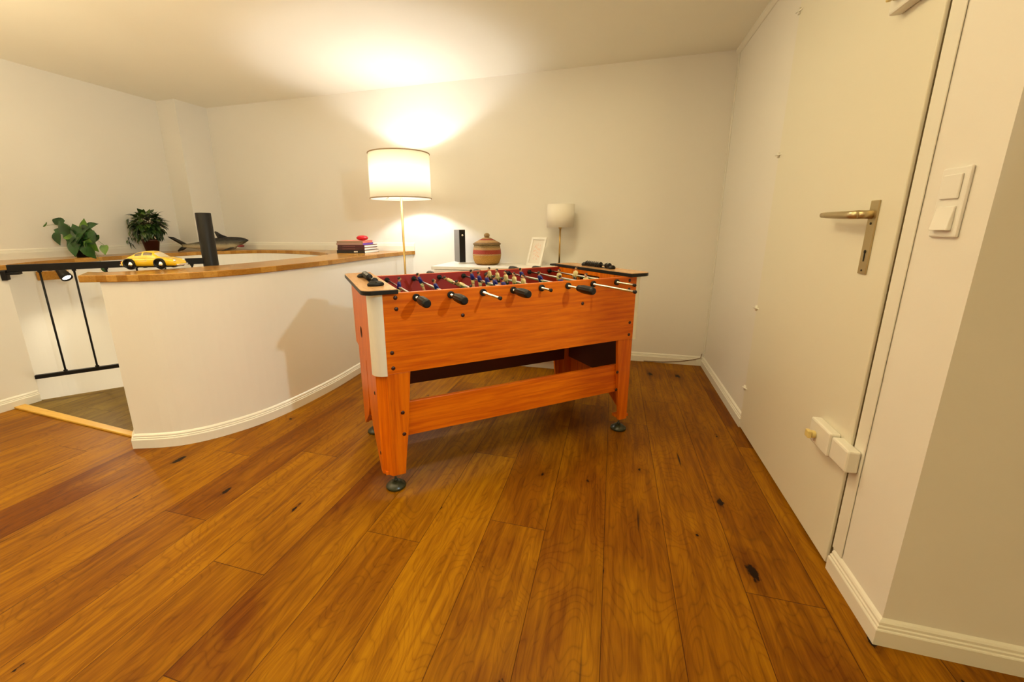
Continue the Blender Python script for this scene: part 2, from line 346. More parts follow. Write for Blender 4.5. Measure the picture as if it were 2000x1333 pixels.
# light switch
t = thing('light_switch', (XR, 1.247, 1.150)); tag(t, 'white double light switch plate on the right wall beside the door', 'light switch')
b = BM(); box(b, -.008, 0, -.043, .043, -.079, .079); obj('cover_plate', b, M['white'], t, bevel=.004)
b = BM(); box(b, -.0125, -.008, -.028, .028, .008, .063); obj('rocker', b, M['white'], t, bevel=.003)
b = BM(); v_ = box(b, -.0125, -.008, -.028, .028, -.063, -.008); v_[0].co.x = -.019; v_[3].co.x = -.019
obj('rocker', b, mat('glossy_white_plastic', (.85, .83, .78), .12), t, bevel=.002)

# wall cable
b = BM(); tube(b, [(.30, YB - .022, .006), (.45, YB - .022, .010), (.58, YB - .021, .026), (.68, YB - .020, .050), (.728, YB - .018, .066), (.735, YB - .012, .10)], .0028, 6)
tag(obj('cable', b, mat('brown_cable', (.16, .07, .015), .6)), 'thin brown cable climbing the baseboard into the back right corner', 'cable')

# ---------------------------------------------------------------- stair railing
E0 = Vector((-3.607, 1.600)); DR = Vector((.284, .33)).normalized()
rz = math.atan2(DR.y, DR.x)
t = thing('stair_railing', (E0.x, E0.y, 0), rz); tag(t, 'black metal railing with thin balusters across the stair landing', 'railing')
b = BM(); box(b, .012, 1.016, -.012, .012, .848, .892); obj('handrail', b, M['blackmetal'], t, bevel=.002)
b = BM(); box(b, .004, 1.016, -.012, .012, .146, .172); obj('bottom_rail', b, M['blackmetal'], t, bevel=.002)
for s in (.150, .308, .466, .624, .782, .94):
    b = BM(); cyl(b, (s, 0, .172), (s, 0, .848), .0058, n=12); cyl(b, (s, 0, .172), (s, 0, .182), .011, n=12); cyl(b, (s, 0, .838), (s, 0, .848), .011, n=12); obj('baluster', b, M['blackmetal'], t)
b = BM(); box(b, -.012, .07, -.03, .014, .832, .847); box(b, -.012, .012, -.035, .02, .80, .858); obj('wall_bracket', b, M['blackmetal'], t, bevel=.002)
b = BM(); lathe(b, [(.0, -1.3), (.05, -1.3), (.05, 1.214), (.048, 1.218), (.0, 1.219)], (-2.925, 2.410, 0), n=40, caps=False)
tag(obj('newel_post', b, mat('black_lacquer_post', (.008, .006, .004), .45, Specular_IOR_Level=.3)), 'thick round black newel post rising above the ledge in front of the toy shark', 'post')

# spotlight on a wooden block
t = thing('wooden_block', (-3.745, 1.895, .765), .95); tag(t, 'small orange wooden block on the stairwell wall below the handrail', 'wooden block')
b = BM(); box(b, -.075, .075, -.035, .035, .0, .062); obj('block_body', b, M['block'], t, bevel=.003)
t = thing('spotlight', (-3.69, 1.905, .835)); tag(t, 'black cylindrical spotlight shining under the handrail in the stairwell', 'spotlight')
ax = Vector((.62, .02, -.62)).normalized()
b = BM(); lathe(b, [(.0, -.01), (.022, -.01), (.036, .075), (.036, .095), (.031, .095), (.027, .080), (.0, .078)], (0, 0, 0), ax, 28, caps=False)
for v_ in b.verts: v_.co *= .9
obj('lamp_housing', b, M['black'], t)
b = BM(); lathe(b, [(.0, .0855), (.026, .0855), (.0265, .083), (.0, .083)], (0, 0, 0), ax, 24, caps=False)
for v_ in b.verts: v_.co *= .9
ml = mat('lit_lens', (1, 1, 1), .3); ml.node_tree.nodes['Principled BSDF'].inputs['Emission Color'].default_value = (1, .92, .78, 1); ml.node_tree.nodes['Principled BSDF'].inputs['Emission Strength'].default_value = 6
obj('lens', b, ml, t)
b = BM(); tube(b, [(-.115, -.03, -.03), (-.06, -.01, .0), (0, 0, 0)], .008); obj('bracket', b, M['black'], t)
lo = Vector((-3.69, 1.905, .835)) + ax * .105
sp = lamp('SPOT', 'stair_spot_light', lo, 15, (1, .90, .66), .025, spot_size=2.75, spot_blend=.9)
sp.rotation_euler = Vector((.42, .22, -.70)).to_track_quat('-Z', 'Y').to_euler()
lamp('POINT', 'stairwell_light', (-3.1, 2.9, -.55), 16, (1, .85, .62), .12)

# ---------------------------------------------------------------- foosball table
AN = .71; T = thing('foosball_table', (-.8318, 1.3546, 0), AN)
tag(T, 'orange wood foosball table with chrome rods and silver corners in the middle of the room', 'foosball table')
TL, TW, ZB, ZT = 1.2593, .6383, .533, .857
b = BM(); box(b, 0, TL, 0, .018, ZB, ZT); obj('front_panel', b, M['lam_h'], T, bevel=.0015)
b = BM(); box(b, 0, TL, TW - .018, TW, ZB, ZT); obj('back_panel', b, M['lam_h'], T, bevel=.0015)
mat_hole_shade = mat('dark_red_hole_shade', (.05, .006, .003), .5)
def sidep(x0, x1, hole):
    b = BM(); y0, y1 = .05, TW - .05; n = 20; cy, cz, ry, rz_ = .324, .640, .024, .024
    outl = [(y0, ZB), (y1, ZB), (y1, ZT), (y0, ZT)]
    # panel with a round ball hole: four fans
    hole_ = [(cy + ry * math.cos(2 * PI * k / n - 3 * PI / 4), cz + rz_ * math.sin(2 * PI * k / n - 3 * PI / 4)) for k in range(n)]
    for xx in (x0, x1):
        O = [b.verts.new((xx, *p)) for p in outl]; H_ = [b.verts.new((xx, *p)) for p in hole_]
        for s in range(4):
            seg = [H_[(s * 5 + q) % n] for q in range(6)]
            b.faces.new([O[s], O[(s + 1) % 4]] + seg[::-1])
    for k in range(n):
        p, q = hole_[k], hole_[(k + 1) % n]; b.faces.new([b.verts.new(c) for c in ((x0, *p), (x0, *q), (x1, *q), (x1, *p))])
    for k in range(4):
        p, q = outl[k], outl[(k + 1) % 4]; b.faces.new([b.verts.new(c) for c in ((x0, *p), (x0, *q), (x1, *q), (x1, *p))])
    return b
obj('side_panel', sidep(-.05, -.032, 1), M['lam_v'], T); obj('side_panel', sidep(TL + .032, TL + .05, 1), M['lam_v'], T)
for x0, x1, d in ((-.031, -.0385, -1), (TL + .031, TL + .0385, 1)):
    b = BM(); lathe(b, [(0, 0), (.0236, 0), (.0236, .0186), (.0266, .0196), (.0266, .0204), (.0225, .0198), (.0225, .001), (0, .001)], (x0, .324, .640), (d, 0, 0), 24, caps=False); obj('hole_shade_liner', b, mat_hole_shade, T)  # dark liner added so the ball hole looks shaded inside
b = BM(); box(b, -.030, TL + .030, .019, TW - .019, .545, .555); obj('bottom_board', b, M['lam_h'], T)
b = BM(); box(b, .0385, TL - .0385, .0195, TW - .0195, .742, .752); obj('playfield', b, M['green'], T)
b = BM(); box(b, .056, TL - .056, .0185, .0225, .752, .856); box(b, .056, TL - .056, TW - .0225, TW - .0185, .752, .856); obj('inner_lining', b, M['red'], T)
for x0, x1 in ((.040, .056), (TL - .056, TL - .040)):
    b = BM(); box(b, x0, x1, .023, .22, .7525, .8565); box(b, x0, x1, TW - .22, TW - .023, .7525, .8565); box(b, x0, x1, .22, TW - .22, .835, .8565); obj('end_board', b, M['lam_v'], T)
def cap(x0, x1, outer_left):
    P = []; r = .045; y0, y1 = -.025, TW + .025
    xo, xi = (x0, x1) if outer_left else (x1, x0); s = 1 if outer_left else -1
    P += [(xi, y0)] + [(xo + s * r - s * r * math.sin(a), y0 + r - r * math.cos(a)) for a in [PI / 2 * k / 6 for k in range(7)]]
    P += [(xo + s * r - s * r * math.cos(a), y1 - r + r * math.sin(a)) for a in [PI / 2 * k / 6 for k in range(7)]] + [(xi, y1)]
    return P
for P in (cap(-.076, .058, True), cap(TL - .058, TL + .076, False)):
    e = bpy.data.objects.new('end_cap', None); col.objects.link(e); e.parent = T
    b = BM(); prism(b, P, ZT + .0003, ZT + .0165); obj('edge_band', b, M['black'], e, bevel=.002)
    cx_ = sum(p[0] for p in P) / len(P); 
    b = BM(); Q = [((p[0] - cx_) * .965 + cx_, (p[1] - TW / 2) * .992 + TW / 2) for p in P]; prism(b, Q, ZT + .0163, ZT + .0185); obj('cap_top', b, M['lam_cap'], e)
def corner(sx, sy):
    b = BM(); r = .0515; n = 10; cx_, cy_ = (0, .05) if sx < 0 else (TL, .05)
    cy_ = .05 if sy < 0 else TW - .05
    Po = []; Pi = []
    for k in range(n + 1):
        a = PI / 2 * k / n; dx, dy = sx * math.sin(a), sy * math.cos(a)
        Po.append((cx_ + dx * r, cy_ + dy * r)); Pi.append((cx_ + dx * (r - .004), cy_ + dy * (r - .004)))
    Po = [(cx_ - sx * .001, Po[0][1])] + Po + [(Po[-1][0], cy_ - sy * .001)]; Pi = [(cx_ - sx * .001, Pi[0][1])] + Pi + [(Pi[-1][0], cy_ - sy * .001)]
    prism(b, Po + Pi[::-1], ZB - .006, ZT); return b
for sx in (-1, 1):
    for sy in (-1, 1):
        o = obj('corner_trim', corner(sx, sy), M['alu'], T); o['label'] = 'silver quarter round corner strip'
def leg(sx, sy):
    g = bpy.data.objects.new('leg', None); col.objects.link(g); g.parent = T
    b = BM()
    def X(u): return u if sx < 0 else TL - u
    def Y(v): return v if sy < 0 else TW - v
    lv = [(ZB - .0005, .093, .312), (.38, .081, .312), (.27, .072, .305), (.20, .063, .25), (.14, .056, .16), (.078, .050, .075)]
    rs = []
    for z, uf, vb in lv:
        tck = .016
        pts = [(-.040, vb), (-.040, .045), (-.002, .003), (uf, .003), (uf, .003 + tck), (.006, .003 + tck), (-.024, .052), (-.024, vb)]
        rs.append([(X(a), Y(c), z) for a, c in pts])
    rings(b, rs, smooth=False); obj('leg_board', b, M['lam_v'], g, bevel=.001)
    b = BM(); c0 = (X(.012), Y(.045), 0)
    box(b, min(X(-.030), X(.045)), max(X(-.030), X(.045)), min(Y(.02), Y(.065)), max(Y(.02), Y(.065)), .080, .095); obj('foot_block', b, M['lam_v'], g)
    b = BM(); lathe(b, [(.0, 0), (.040, 0), (.043, .006), (.041, .012), (.026, .024), (.015, .030), (.0, .031)], c0, n=28, caps=False); lathe(b, [(0, .03), (.010, .03), (.010, .038), (0, .038)], c0, n=6, caps=False); obj('leveler_foot', b, mat_foot, g)
    b = BM(); cyl(b, (c0[0], c0[1], .036), (c0[0], c0[1], .084), .005, n=12); obj('threaded_stem', b, M['chrome'], g)
mat_foot = mat('dark_olive_rubber', (.028, .030, .012), .3)
for sx in (-1, 1):
    for sy in (-1, 1): leg(sx, sy)
m_in = mat('shaded_inner_board', (.075, .010, .003), .5)  # bare inner boards, with the shade under the table put into the colour
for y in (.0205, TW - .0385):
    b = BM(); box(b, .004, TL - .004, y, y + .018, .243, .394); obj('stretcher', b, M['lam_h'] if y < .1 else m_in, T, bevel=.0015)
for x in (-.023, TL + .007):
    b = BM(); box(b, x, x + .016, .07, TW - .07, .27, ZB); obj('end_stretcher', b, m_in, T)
b = BM()
bolts = [(.050, .839), (.051, .795), (.024, .621), (.025, .557), (.324, .745), (.932, .745), (TL - .046, .839), (TL - .046, .795), (TL - .026, .621), (TL - .026, .557)]
bolts2 = [(.052, .359), (.053, .262), (TL - .083, .359), (TL - .083, .261)]
def boltm(p, d): b = BM(); p = Vector(p); d = Vector(d); lathe(b, [(0, -.0005), (.0082, -.0005), (.0082, .0015), (.0062, .003), (0, .0035)], p, d, 16, caps=False); return b
mb = mat('dark_bolt_cap', (.035, .006, .003), .4)
for u_, z in bolts: obj('bolt_cap', boltm((u_, 0, z), (0, -1, 0)), mb, T)
for u_, z in bolts2: obj('bolt_cap', boltm((u_, .003, z), (0, -1, 0)), mb, T)
for v, z in ((.10, .425), (.055, .17)): obj('bolt_cap', boltm((-.040, v, z), (-1, 0, 0)), mb, T)

# rods, figures and handles
MB_, MW_, MS_, MH_, MK_ = mat('figure_blue', (.006, .010, .16), .35), mat('figure_white', (.62, .50, .24), .4), mat('figure_skin', (.55, .27, .12), .5), mat('figure_hair', (.02, .008, .004), .5), mat('figure_black', (.012, .01, .01), .4)
def figure_mesh(blue):
    b = BM()
    # materials: 0 shirt 1 skin 2 hair 3 shorts 4 shoes ; local: rod axis = y, up = z, front = x
    rs = []
    for z, wx, wy in ((-.010, .008, .011), (0, .0095, .012), (.012, .009, .0145), (.021, .008, .0155), (.026, .005, .010)):
        rs.append([(wx * math.cos(a), wy * math.sin(a), z) for a in [2 * PI * k / 12 for k in range(12)]])
    rings(b, rs, mi=0)
    for s in (-1, 1): tube(b, [(0, s * .0145, .021), (.002, s * .0175, .010), (.004, s * .0165, -.002), (.005, s * .0155, -.010)], [.0045, .0042, .0036, .003], 8, mi=0); ell(b, (.0055, s * .0153, -.013), (.0035, .003, .004), 8, 6, mi=1)
    cyl(b, (0, 0, .024), (0, 0, .031), .0042, n=10, mi=1)
    ell(b, (.001, 0, .037), (.0075, .0068, .0088), 12, 8, mi=1); ell(b, (-.0012, 0, .0405), (.0078, .0074, .0072), 12, 8, mi=2)
    ell(b, (.0085, 0, .036), (.0016, .0012, .0018), 6, 4, mi=1)
    rs = []
    for z, wx, wy in ((-.028, .0075, .0125), (-.020, .008, .0125), (-.009, .0085, .0115)):
        rs.append([(wx * math.cos(a), wy * math.sin(a), z) for a in [2 * PI * k / 12 for k in range(12)]])
    rings(b, rs, mi=3)
    rs = []
    for z, wx, wy in ((-.060, .005, .0085), (-.045, .0062, .0095), (-.027, .0068, .011)):
        rs.append([(wx * math.cos(a), wy * math.sin(a), z) for a in [2 * PI * k / 12 for k in range(12)]])
    rings(b, rs, mi=1)
    box(b, -.007, .012, -.0095, .0095, -.073, -.059, 4)
    me_o = obj('player_figure', b, [MB_, MS_, MH_, MW_, MK_] if blue else [MW_, MS_, MH_, MK_, MK_], None)
    bpy.context.scene.collection.objects.unlink(me_o); return me_o
FB, FY = figure_mesh(True), figure_mesh(False)
def handle_mesh():
    b = BM(); rs = []; n = 40
    for y, r in ((0, .009), (-.003, .0125), (-.010, .0145), (-.014, .0125), (-.020, .0135), (-.030, .0165), (-.060, .0172), (-.095, .0170), (-.108, .0155), (-.112, .011)):
        fl = .0012 if -.105 < y < -.018 else 0
        rs.append([((r + fl * math.cos(a * 10)) * math.cos(a), y, (r + fl * math.cos(a * 10)) * math.sin(a)) for a in [2 * PI * k / n for k in range(n)]])
    rings(b, rs); return b
RU = [.6297 + (k - 3.5) * .1425 for k in range(8)]
RZ = .835
rods = [('b', -.162, [.317], .1), ('b', -.163, [.470, .190], -.35), ('y', -.165, [.41, .23, .05], 1.05), ('b', -.140, [.477, .376, .279, .184, .09], -.15),
        ('y', -.076, [.560, .455, .350, .255, .160], .2), ('b', -.190, [.445, .245, .05], -.25), ('y', -.275, [.283, .05], .1), ('y', -.121, [.337], -.1)]
bush = None
for (c, ve, men, tilt), u_ in zip(rods, RU):
    rr = bpy.data.objects.new('rod', None); col.objects.link(rr); rr.parent = T; rr.location = (u_, 0, RZ)
    far = TW + .30 + ve if c == 'b' else TW + .30 + ve
    far = TW - ve * .4 + .02
    b = BM(); cyl(b, (0, ve + (.01 if c == 'b' else 0), 0), (0, far + .05, 0), .0055, n=16); obj('steel_rod', b, M['chrome'], rr)
    for y0, y1, r0 in ((-.010, .0, .0150), (.0225, .034, .013), (TW - .034, TW - .0225, .013), (TW, TW + .010, .015)):
        b = BM(); cyl(b, (0, y0, 0), (0, y1, 0), r0, n=20); obj('bushing', b, M['black'], rr, bevel=.0015)
    if c == 'b':
        o = obj('handle', handle_mesh(), M['black'], rr); o.location = (0, ve + .112, 0)
        b = BM(); lathe(b, [(.0, far + .05), (.007, far + .05), (.007, far + .062), (0, far + .064)], axis=(0, 1, 0), n=14, caps=False); obj('rod_end_cap', b, M['black'], rr)
    else:
        b = BM(); lathe(b, [(.0, 0), (.0072, 0), (.0078, .010), (.005, .014), (0, .015)], (0, ve + .003, 0), (0, -1, 0), n=14, caps=False); obj('rod_end_cap', b, M['black'], rr)
        o = obj('handle', handle_mesh(), M['black'], rr); o.location = (0, far - .01, 0); o.rotation_euler = (0, 0, PI)
    for v in men:
        o = (FB if c == 'b' else FY).copy(); col.objects.link(o); o.parent = rr; o.location = (0, v, 0); o.rotation_euler = (0, tilt + random.uniform(-.0, .0), 0 if c == 'b' else PI)

# score counters on the end caps
def digits(parent, txts, posf, size, m):
    pass
def counter(x, y, ang, spread, tail, wid):
    g = bpy.data.objects.new('score_counter', None); col.objects.link(g); g.parent = T; g.location = (x, y, ZT + .0185); g.rotation_euler = (0, 0, ang)
    L = spread
    b = BM(); box(b, -L / 2, L / 2, -.008, .008, 0, .004)
    for s in (-1, 1): ell(b, (s * (L / 2 - .016), 0, .006), (.019, wid, .015), 20, 10)
    for v_ in b.verts: v_.co.z = max(v_.co.z, 0)
    obj('counter_bracket', b, M['black'], g, bevel=.005, seg=3)
    b = BM(); cyl(b, (-L / 2, 0, .016), (L / 2, 0, .016), .003, n=10); obj('counter_bar', b, M['black'], g)
    for k in range(10):
        xx = -L / 2 + .040 + k * .0165 if k < tail else L / 2 - .040 - (9 - k) * .0165
        b = BM(); lathe(b, [(.0035, -.0074), (.0135, -.0074), (.0145, -.005), (.0145, .005), (.0135, .0074), (.0035, .0074)], (xx, 0, .0165), (1, 0, 0), 20, caps=False)
        bo = obj('counter_bead', b, M['black'], g, smooth=False)
        cu = bpy.data.curves.new('numeral', 'FONT'); cu.body = str((k + 1) % 10); cu.size = .014; cu.extrude = .0003; cu.align_x = 'CENTER'; cu.align_y = 'CENTER'
        to = bpy.data.objects.new('numeral', cu); col.objects.link(to)
        dg = bpy.context.evaluated_depsgraph_get(); me = bpy.data.meshes.new_from_object(to.evaluated_get(dg)); bpy.data.objects.remove(to)
        me.materials.clear(); me.materials.append(M['white'])
        no = bpy.data.objects.new('numeral', me); col.objects.link(no); no.parent = bo
        a = .95; no.location = (xx, -.0146 * math.cos(a), .0165 + .0146 * math.sin(a)); no.rotation_euler = (PI / 2 - a, 0, 0)
counter(-.004, .268, PI / 2 + PI, .36, 9, .034)
counter(TL + .008, .320, PI / 2 + PI, .27, 8, .021)

# ---------------------------------------------------------------- floor lamp
LX, LY = -1.665, 3.10
t = thing('floor_lamp', (LX, LY, 0)); tag(t, 'lit floor lamp with white drum shade and brass pole behind the foosball table', 'floor lamp')
b = BM(); lathe(b, [(0, 0), (.13, 0), (.132, .006), (.128, .014), (.02, .020), (0, .02)], n=48, caps=False); obj('base', b, M['brass'], t)
b = BM(); cyl(b, (0, 0, .018), (0, 0, 1.40), .0085, n=20); obj('pole', b, M['brass'], t)
b = BM(); cyl(b, (0, 0, 1.40), (0, 0, 1.455), .019, n=20); obj('bulb_socket', b, M['brass'], t)
ms = bpy.data.materials.new('lit_shade_fabric'); ms.use_nodes = True; nt = ms.node_tree; nt.nodes.clear()
o_ = nt.nodes.new('ShaderNodeOutputMaterial'); d_ = nt.nodes.new('ShaderNodeBsdfDiffuse'); tr = nt.nodes.new('ShaderNodeBsdfTranslucent'); mx = nt.nodes.new('ShaderNodeMixShader')
d_.inputs[0].default_value = (.85, .80, .66, 1); tr.inputs[0].default_value = (.80, .74, .60, 1); mx.inputs[0].default_value = .45
nt.links.new(d_.outputs[0], mx.inputs[1]); nt.links.new(tr.outputs[0], mx.inputs[2]); nt.links.new(mx.outputs[0], o_.inputs[0])
SR = .240
b = BM(); lathe(b, [(SR * .985, 1.668), (SR, 1.328), (SR - .003, 1.328), (SR * .985 - .003, 1.668), (SR * .985, 1.668)], n=72, caps=False); obj('lamp_shade', b, ms, t, smooth=False)
b = BM()
for r_, z in ((SR * .985 + .001, 1.667), (SR + .001, 1.330)):
    rs = [(r_ * math.cos(a), r_ * math.sin(a), z) for a in [2 * PI * k / 72 for k in range(73)]]; tube(b, rs, .0045, 8)
tube(b, [((SR + .001) * math.cos(3.45), (SR + .001) * math.sin(3.45), 1.330), ((SR * .985 + .001) * math.cos(3.45), (SR * .985 + .001) * math.sin(3.45), 1.667)], .003, 6)
obj('shade_piping', b, mat('tan_piping', (.42, .30, .18), .7), t)
b = BM()
for k in range(3):
    a = 2 * PI * k / 3 + .5; tube(b, [(0, 0, 1.40), (SR * math.cos(a) * .985, SR * math.sin(a) * .985, 1.345)], .0022, 6)
obj('shade_spider', b, M['brass'], t)

# ---------------------------------------------------------------- sideboard
SX0, SX1, SY0, SY1, SZ = -1.405, -.285, 3.05, YB - .022, .80
t = thing('sideboard', (0, 0, 0)); tag(t, 'low white sideboard against the back wall behind the foosball table', 'sideboard')
b = BM(); box(b, SX0, SX1, SY0, YB - .001, SZ - .026, SZ); obj('top_board', b, M['white'], t, bevel=.003)
b = BM(); box(b, SX0 + .02, SX1 - .02, SY0 + .022, SY1, .07, SZ - .026); obj('carcass', b, M['white'], t, bevel=.002)
b = BM(); box(b, SX0 + .04, SX1 - .04, SY0 + .05, SY1 - .01, 0, .07); obj('plinth', b, M['white'], t)
for k in range(3):
    w_ = (SX1 - SX0 - .04) / 3; x0 = SX0 + .02 + k * w_
    b = BM(); box(b, x0 + .002, x0 + w_ - .002, SY0 + .004, SY0 + .021, .075, SZ - .03); d = obj('door', b, M['white'], t, bevel=.002)
    b = BM(); lathe(b, [(0, 0), (.005, 0), (.005, .012), (.011, .018), (.010, .024), (0, .026)], (x0 + (w_ - .04 if k != 1 else .04), SY0 + .004, .50), (0, -1, 0), 16, caps=False); obj('knob', b, M['chrome'], d)

# table lamp
t = thing('table_lamp', (-.415, 3.36, SZ)); tag(t, 'small unlit table lamp with white drum shade and brass stem on the sideboard', 'table lamp')
b = BM(); lathe(b, [(0, 0), (.075, 0), (.076, .005), (.072, .010), (0, .012)], n=40, caps=False); obj('base', b, M['black'], t)
b = BM(); cyl(b, (0, 0, .010), (0, 0, .31), .0065, n=16); cyl(b, (0, 0, .288), (0, 0, .315), .013, n=16); obj('stem', b, M['brass'], t)
m2 = mat('white_shade_fabric', (.82, .77, .68), .8)
b = BM(); lathe(b, [(.107, .298), (.107, .474), (.1045, .474), (.1045, .298), (.107, .298)], n=56, caps=False)
obj('lamp_shade', b, m2, t)
b = BM()
for k in range(3):
    a = 2 * PI * k / 3; tube(b, [(0, 0, .312), (.105 * math.cos(a), .105 * math.sin(a), .312)], .002, 6)
obj('shade_spider', b, M['brass'], t)

# picture frame
t = thing('picture_frame', (-.612, 3.262, SZ), -.62); tag(t, 'small white picture frame with a faint pink drawing on the sideboard', 'picture frame')
t.rotation_euler = (-.30, 0, -.58)
fw_, fh = .158, .232
b = BM(); box(b, -fw_ / 2, fw_ / 2, -.0, .012, 0, .018); box(b, -fw_ / 2, fw_ / 2, -.0, .012, fh - .018, fh); box(b, -fw_ / 2, -fw_ / 2 + .018, 0, .012, .018, fh - .018); box(b, fw_ / 2 - .018, fw_ / 2, 0, .012, .018, fh - .018); obj('frame_border', b, M['white'], t, bevel=.001)
mp = mat('pale_print', (.9, .85, .8), .5); n = N(mp); v, x, y, z = n.obj()
r1 = n.noise(v, 38, 4, .6, 1.5); dx = n.math('POWER', n.math('DIVIDE', x, .040), 2); dz = n.math('POWER', n.math('DIVIDE', n.math('SUBTRACT', z, .115), .075), 2)
msk = n.math('LESS_THAN', n.math('ADD', dx, dz), 1.0)
n.col(n.mix(n.math('MULTIPLY', n.ramp(r1, [(.50, (0, 0, 0)), (.56, (1, 1, 1))]), msk), (.72, .68, .62), (.72, .50, .40)))
b = BM(); box(b, -fw_ / 2 + .018, fw_ / 2 - .018, .008, .011, .018, fh - .018); obj('print', b, mp, t)
b = BM(); box(b, -.012, .012, .012, .016, .05, .20); obj('back_strut', b, M['white'], t)

# basket
t = thing('basket', (-1.005, 3.29, SZ)); tag(t, 'round lidded woven basket with red and tan bands on the sideboard', 'basket')
def weave(name, bands):
    m = mat(name, (.5, .3, .1), .8); n = N(m); v, x, y, z = n.obj()
    zz = n.math('DIVIDE', z, .27)
    c = n.ramp(zz, bands, 'CONSTANT')
    an = n.math('ARCTAN2', y, x); st = n.math('SINE', n.math('ADD', n.math('MULTIPLY', an, 64), n.math('MULTIPLY', n.math('FLOOR', n.math('MULTIPLY', z, 130)), 1.6)))
    rw = n.math('SINE', n.math('MULTIPLY', z, 130 * 2 * PI)); hh = n.math('MULTIPLY', n.math('ADD', st, 1.6), n.math('ADD', rw, 1.4))
    n.col(n.mix(n.ramp(hh, [(.2, (1, 1, 1)), (.9, (0, 0, 0))]), c, n.mix(1.0, c, (.45, .32, .2), 'MULTIPLY'))); n.bump(hh, .7, .002); return m
tan = (.50, .30, .12); red = (.40, .05, .025); yel = (.52, .27, .045); gr = (.32, .22, .09)
wm = weave('woven_basket', [(0, (.28, .13, .03)), (.05, yel), (.29, tan), (.33, red), (.45, tan), (.52, gr), (.60, tan), (.64, gr)])
b = BM(); lathe(b, [(0, 0), (.085, 0), (.100, .012), (.113, .045), (.118, .085), (.114, .125), (.107, .155), (.103, .165), (.098, .165), (.098, .155), (0, .155)], n=64, caps=False); obj('basket_body', b, wm, t, smooth=True)
wl = weave('woven_lid', [(0, gr), (.63, (.22, .13, .05)), (.67, tan), (.74, red), (.78, tan), (.84, red), (.90, tan)])
b = BM(); lathe(b, [(.0, .160), (.108, .160), (.116, .167), (.113, .174), (.090, .187), (.060, .203), (.032, .217), (.018, .222), (0, .222)], n=64, caps=False); l = obj('lid', b, wl, t, smooth=True)
b = BM(); ell(b, (0, 0, .237), (.024, .024, .020), 20, 12); obj('lid_knob', b, mat('tan_straw', (.30, .19, .08), .8), l, smooth=True)

# speaker like black box
t = thing('router', (-1.262, 3.34, SZ), .66); tag(t, 'tall slim black box with a round badge at the left end of the sideboard', 'router')
b = BM(); box(b, -.036, .034, -.065, .085, 0, .014); obj('foot', b, M['white'], t, bevel=.003)
b = BM(); box(b, -.028, .026, -.075, .075, .014, .285); obj('case', b, mat('grey_case', (.13, .12, .115), .35), t, bevel=.003)
b = BM(); box(b, -.026, .024, -.0775, -.0745, .017, .282); obj('front_panel', b, M['black'], t, bevel=.001)
b = BM(); lathe(b, [(0, 0), (.008, 0), (.0075, .0015), (0, .002)], (0, -.0775, .238), (0, -1, 0), 20, caps=False); obj('badge', b, M['chrome'], t)

# ---------------------------------------------------------------- books on the ledge
bx, by = -2.02, 3.075
stack = [('book', (.014, .012, .012), .026, .262, .255, 'thick black book with white lettering at the bottom of the stack'),
         ('book', (.05, .008, .012), .022, .250, .240, 'dark maroon book second from the bottom of the stack'),
         ('book', (.07, .010, .018), .022, .250, .236, 'wine red book in the middle of the stack under the purple one'),
         ('book', (.16, .035, .42), .016, .238, .215, 'thin purple book second from the top of the stack'),
         ('book', (.72, .14, .09), .018, .236, .195, 'salmon red book lying on top of the stack')]
z = LZ1; ang0 = .10
for k, (nm, c, th, ln, wd, lab) in enumerate(stack):
    t = thing('book', (bx, by, z), ang0 + (-.02, .01, -.01, .05, .03)[k]); tag(t, lab, 'book', 'books stacked on the wooden ledge')
    cm = mat('book_cover_%d' % k, c, .4); cs = mat('book_spine_%d' % k, (.30, .20, .13) if k == 4 else ((.34, .20, .17) if k == 3 else c), .45)
    ox_ = -(.012 if k > 2 else 0)
    b = BM(); box(b, -ln + ox_, ox_, 0, wd, 0, .0025); box(b, -ln + ox_, ox_, 0, wd, th - .0025, th - .0002); obj('cover', b, cm, t, bevel=.0006)
    b = BM(); box(b, -ln + ox_, ox_, -.0025, .0, 0, th - .0002); obj('spine', b, cs, t, bevel=.001)
    b = BM(); box(b, -ln + .004 + ox_, ox_ - .004, .001, wd - .004, .0026, th - .0027); obj('pages', b, M['paper'] if k < 3 else cm, t)
    if k < 3:
        b = BM()
        if k == 0: box(b, -.10, -.083, -.0032, -.0024, th * .3, th * .7); box(b, -.080, -.066, -.0032, -.0024, th * .3, th * .7)
        else:
            for q in range(9): box(b, -.20 + q * .013, -.192 + q * .013, -.0032, -.0024, th * .38, th * .62)
        obj('spine_lettering', b, mat('lettering_%d' % k, (.7, .65, .6) if k == 0 else (.25, .10, .10), .5), t)
    z += th
b = BM(); cR = Matrix.Rotation(.15, 3, 'Z')
ell(b, (bx - .062, by + .07, z + .0225), (.052, .042, .0225), 28, 14)
tag(obj('decorative_stone', b, mat('glossy_red', (.50, .012, .02), .2), smooth=True), 'glossy red rounded stone on top of the book stack', 'ornament')

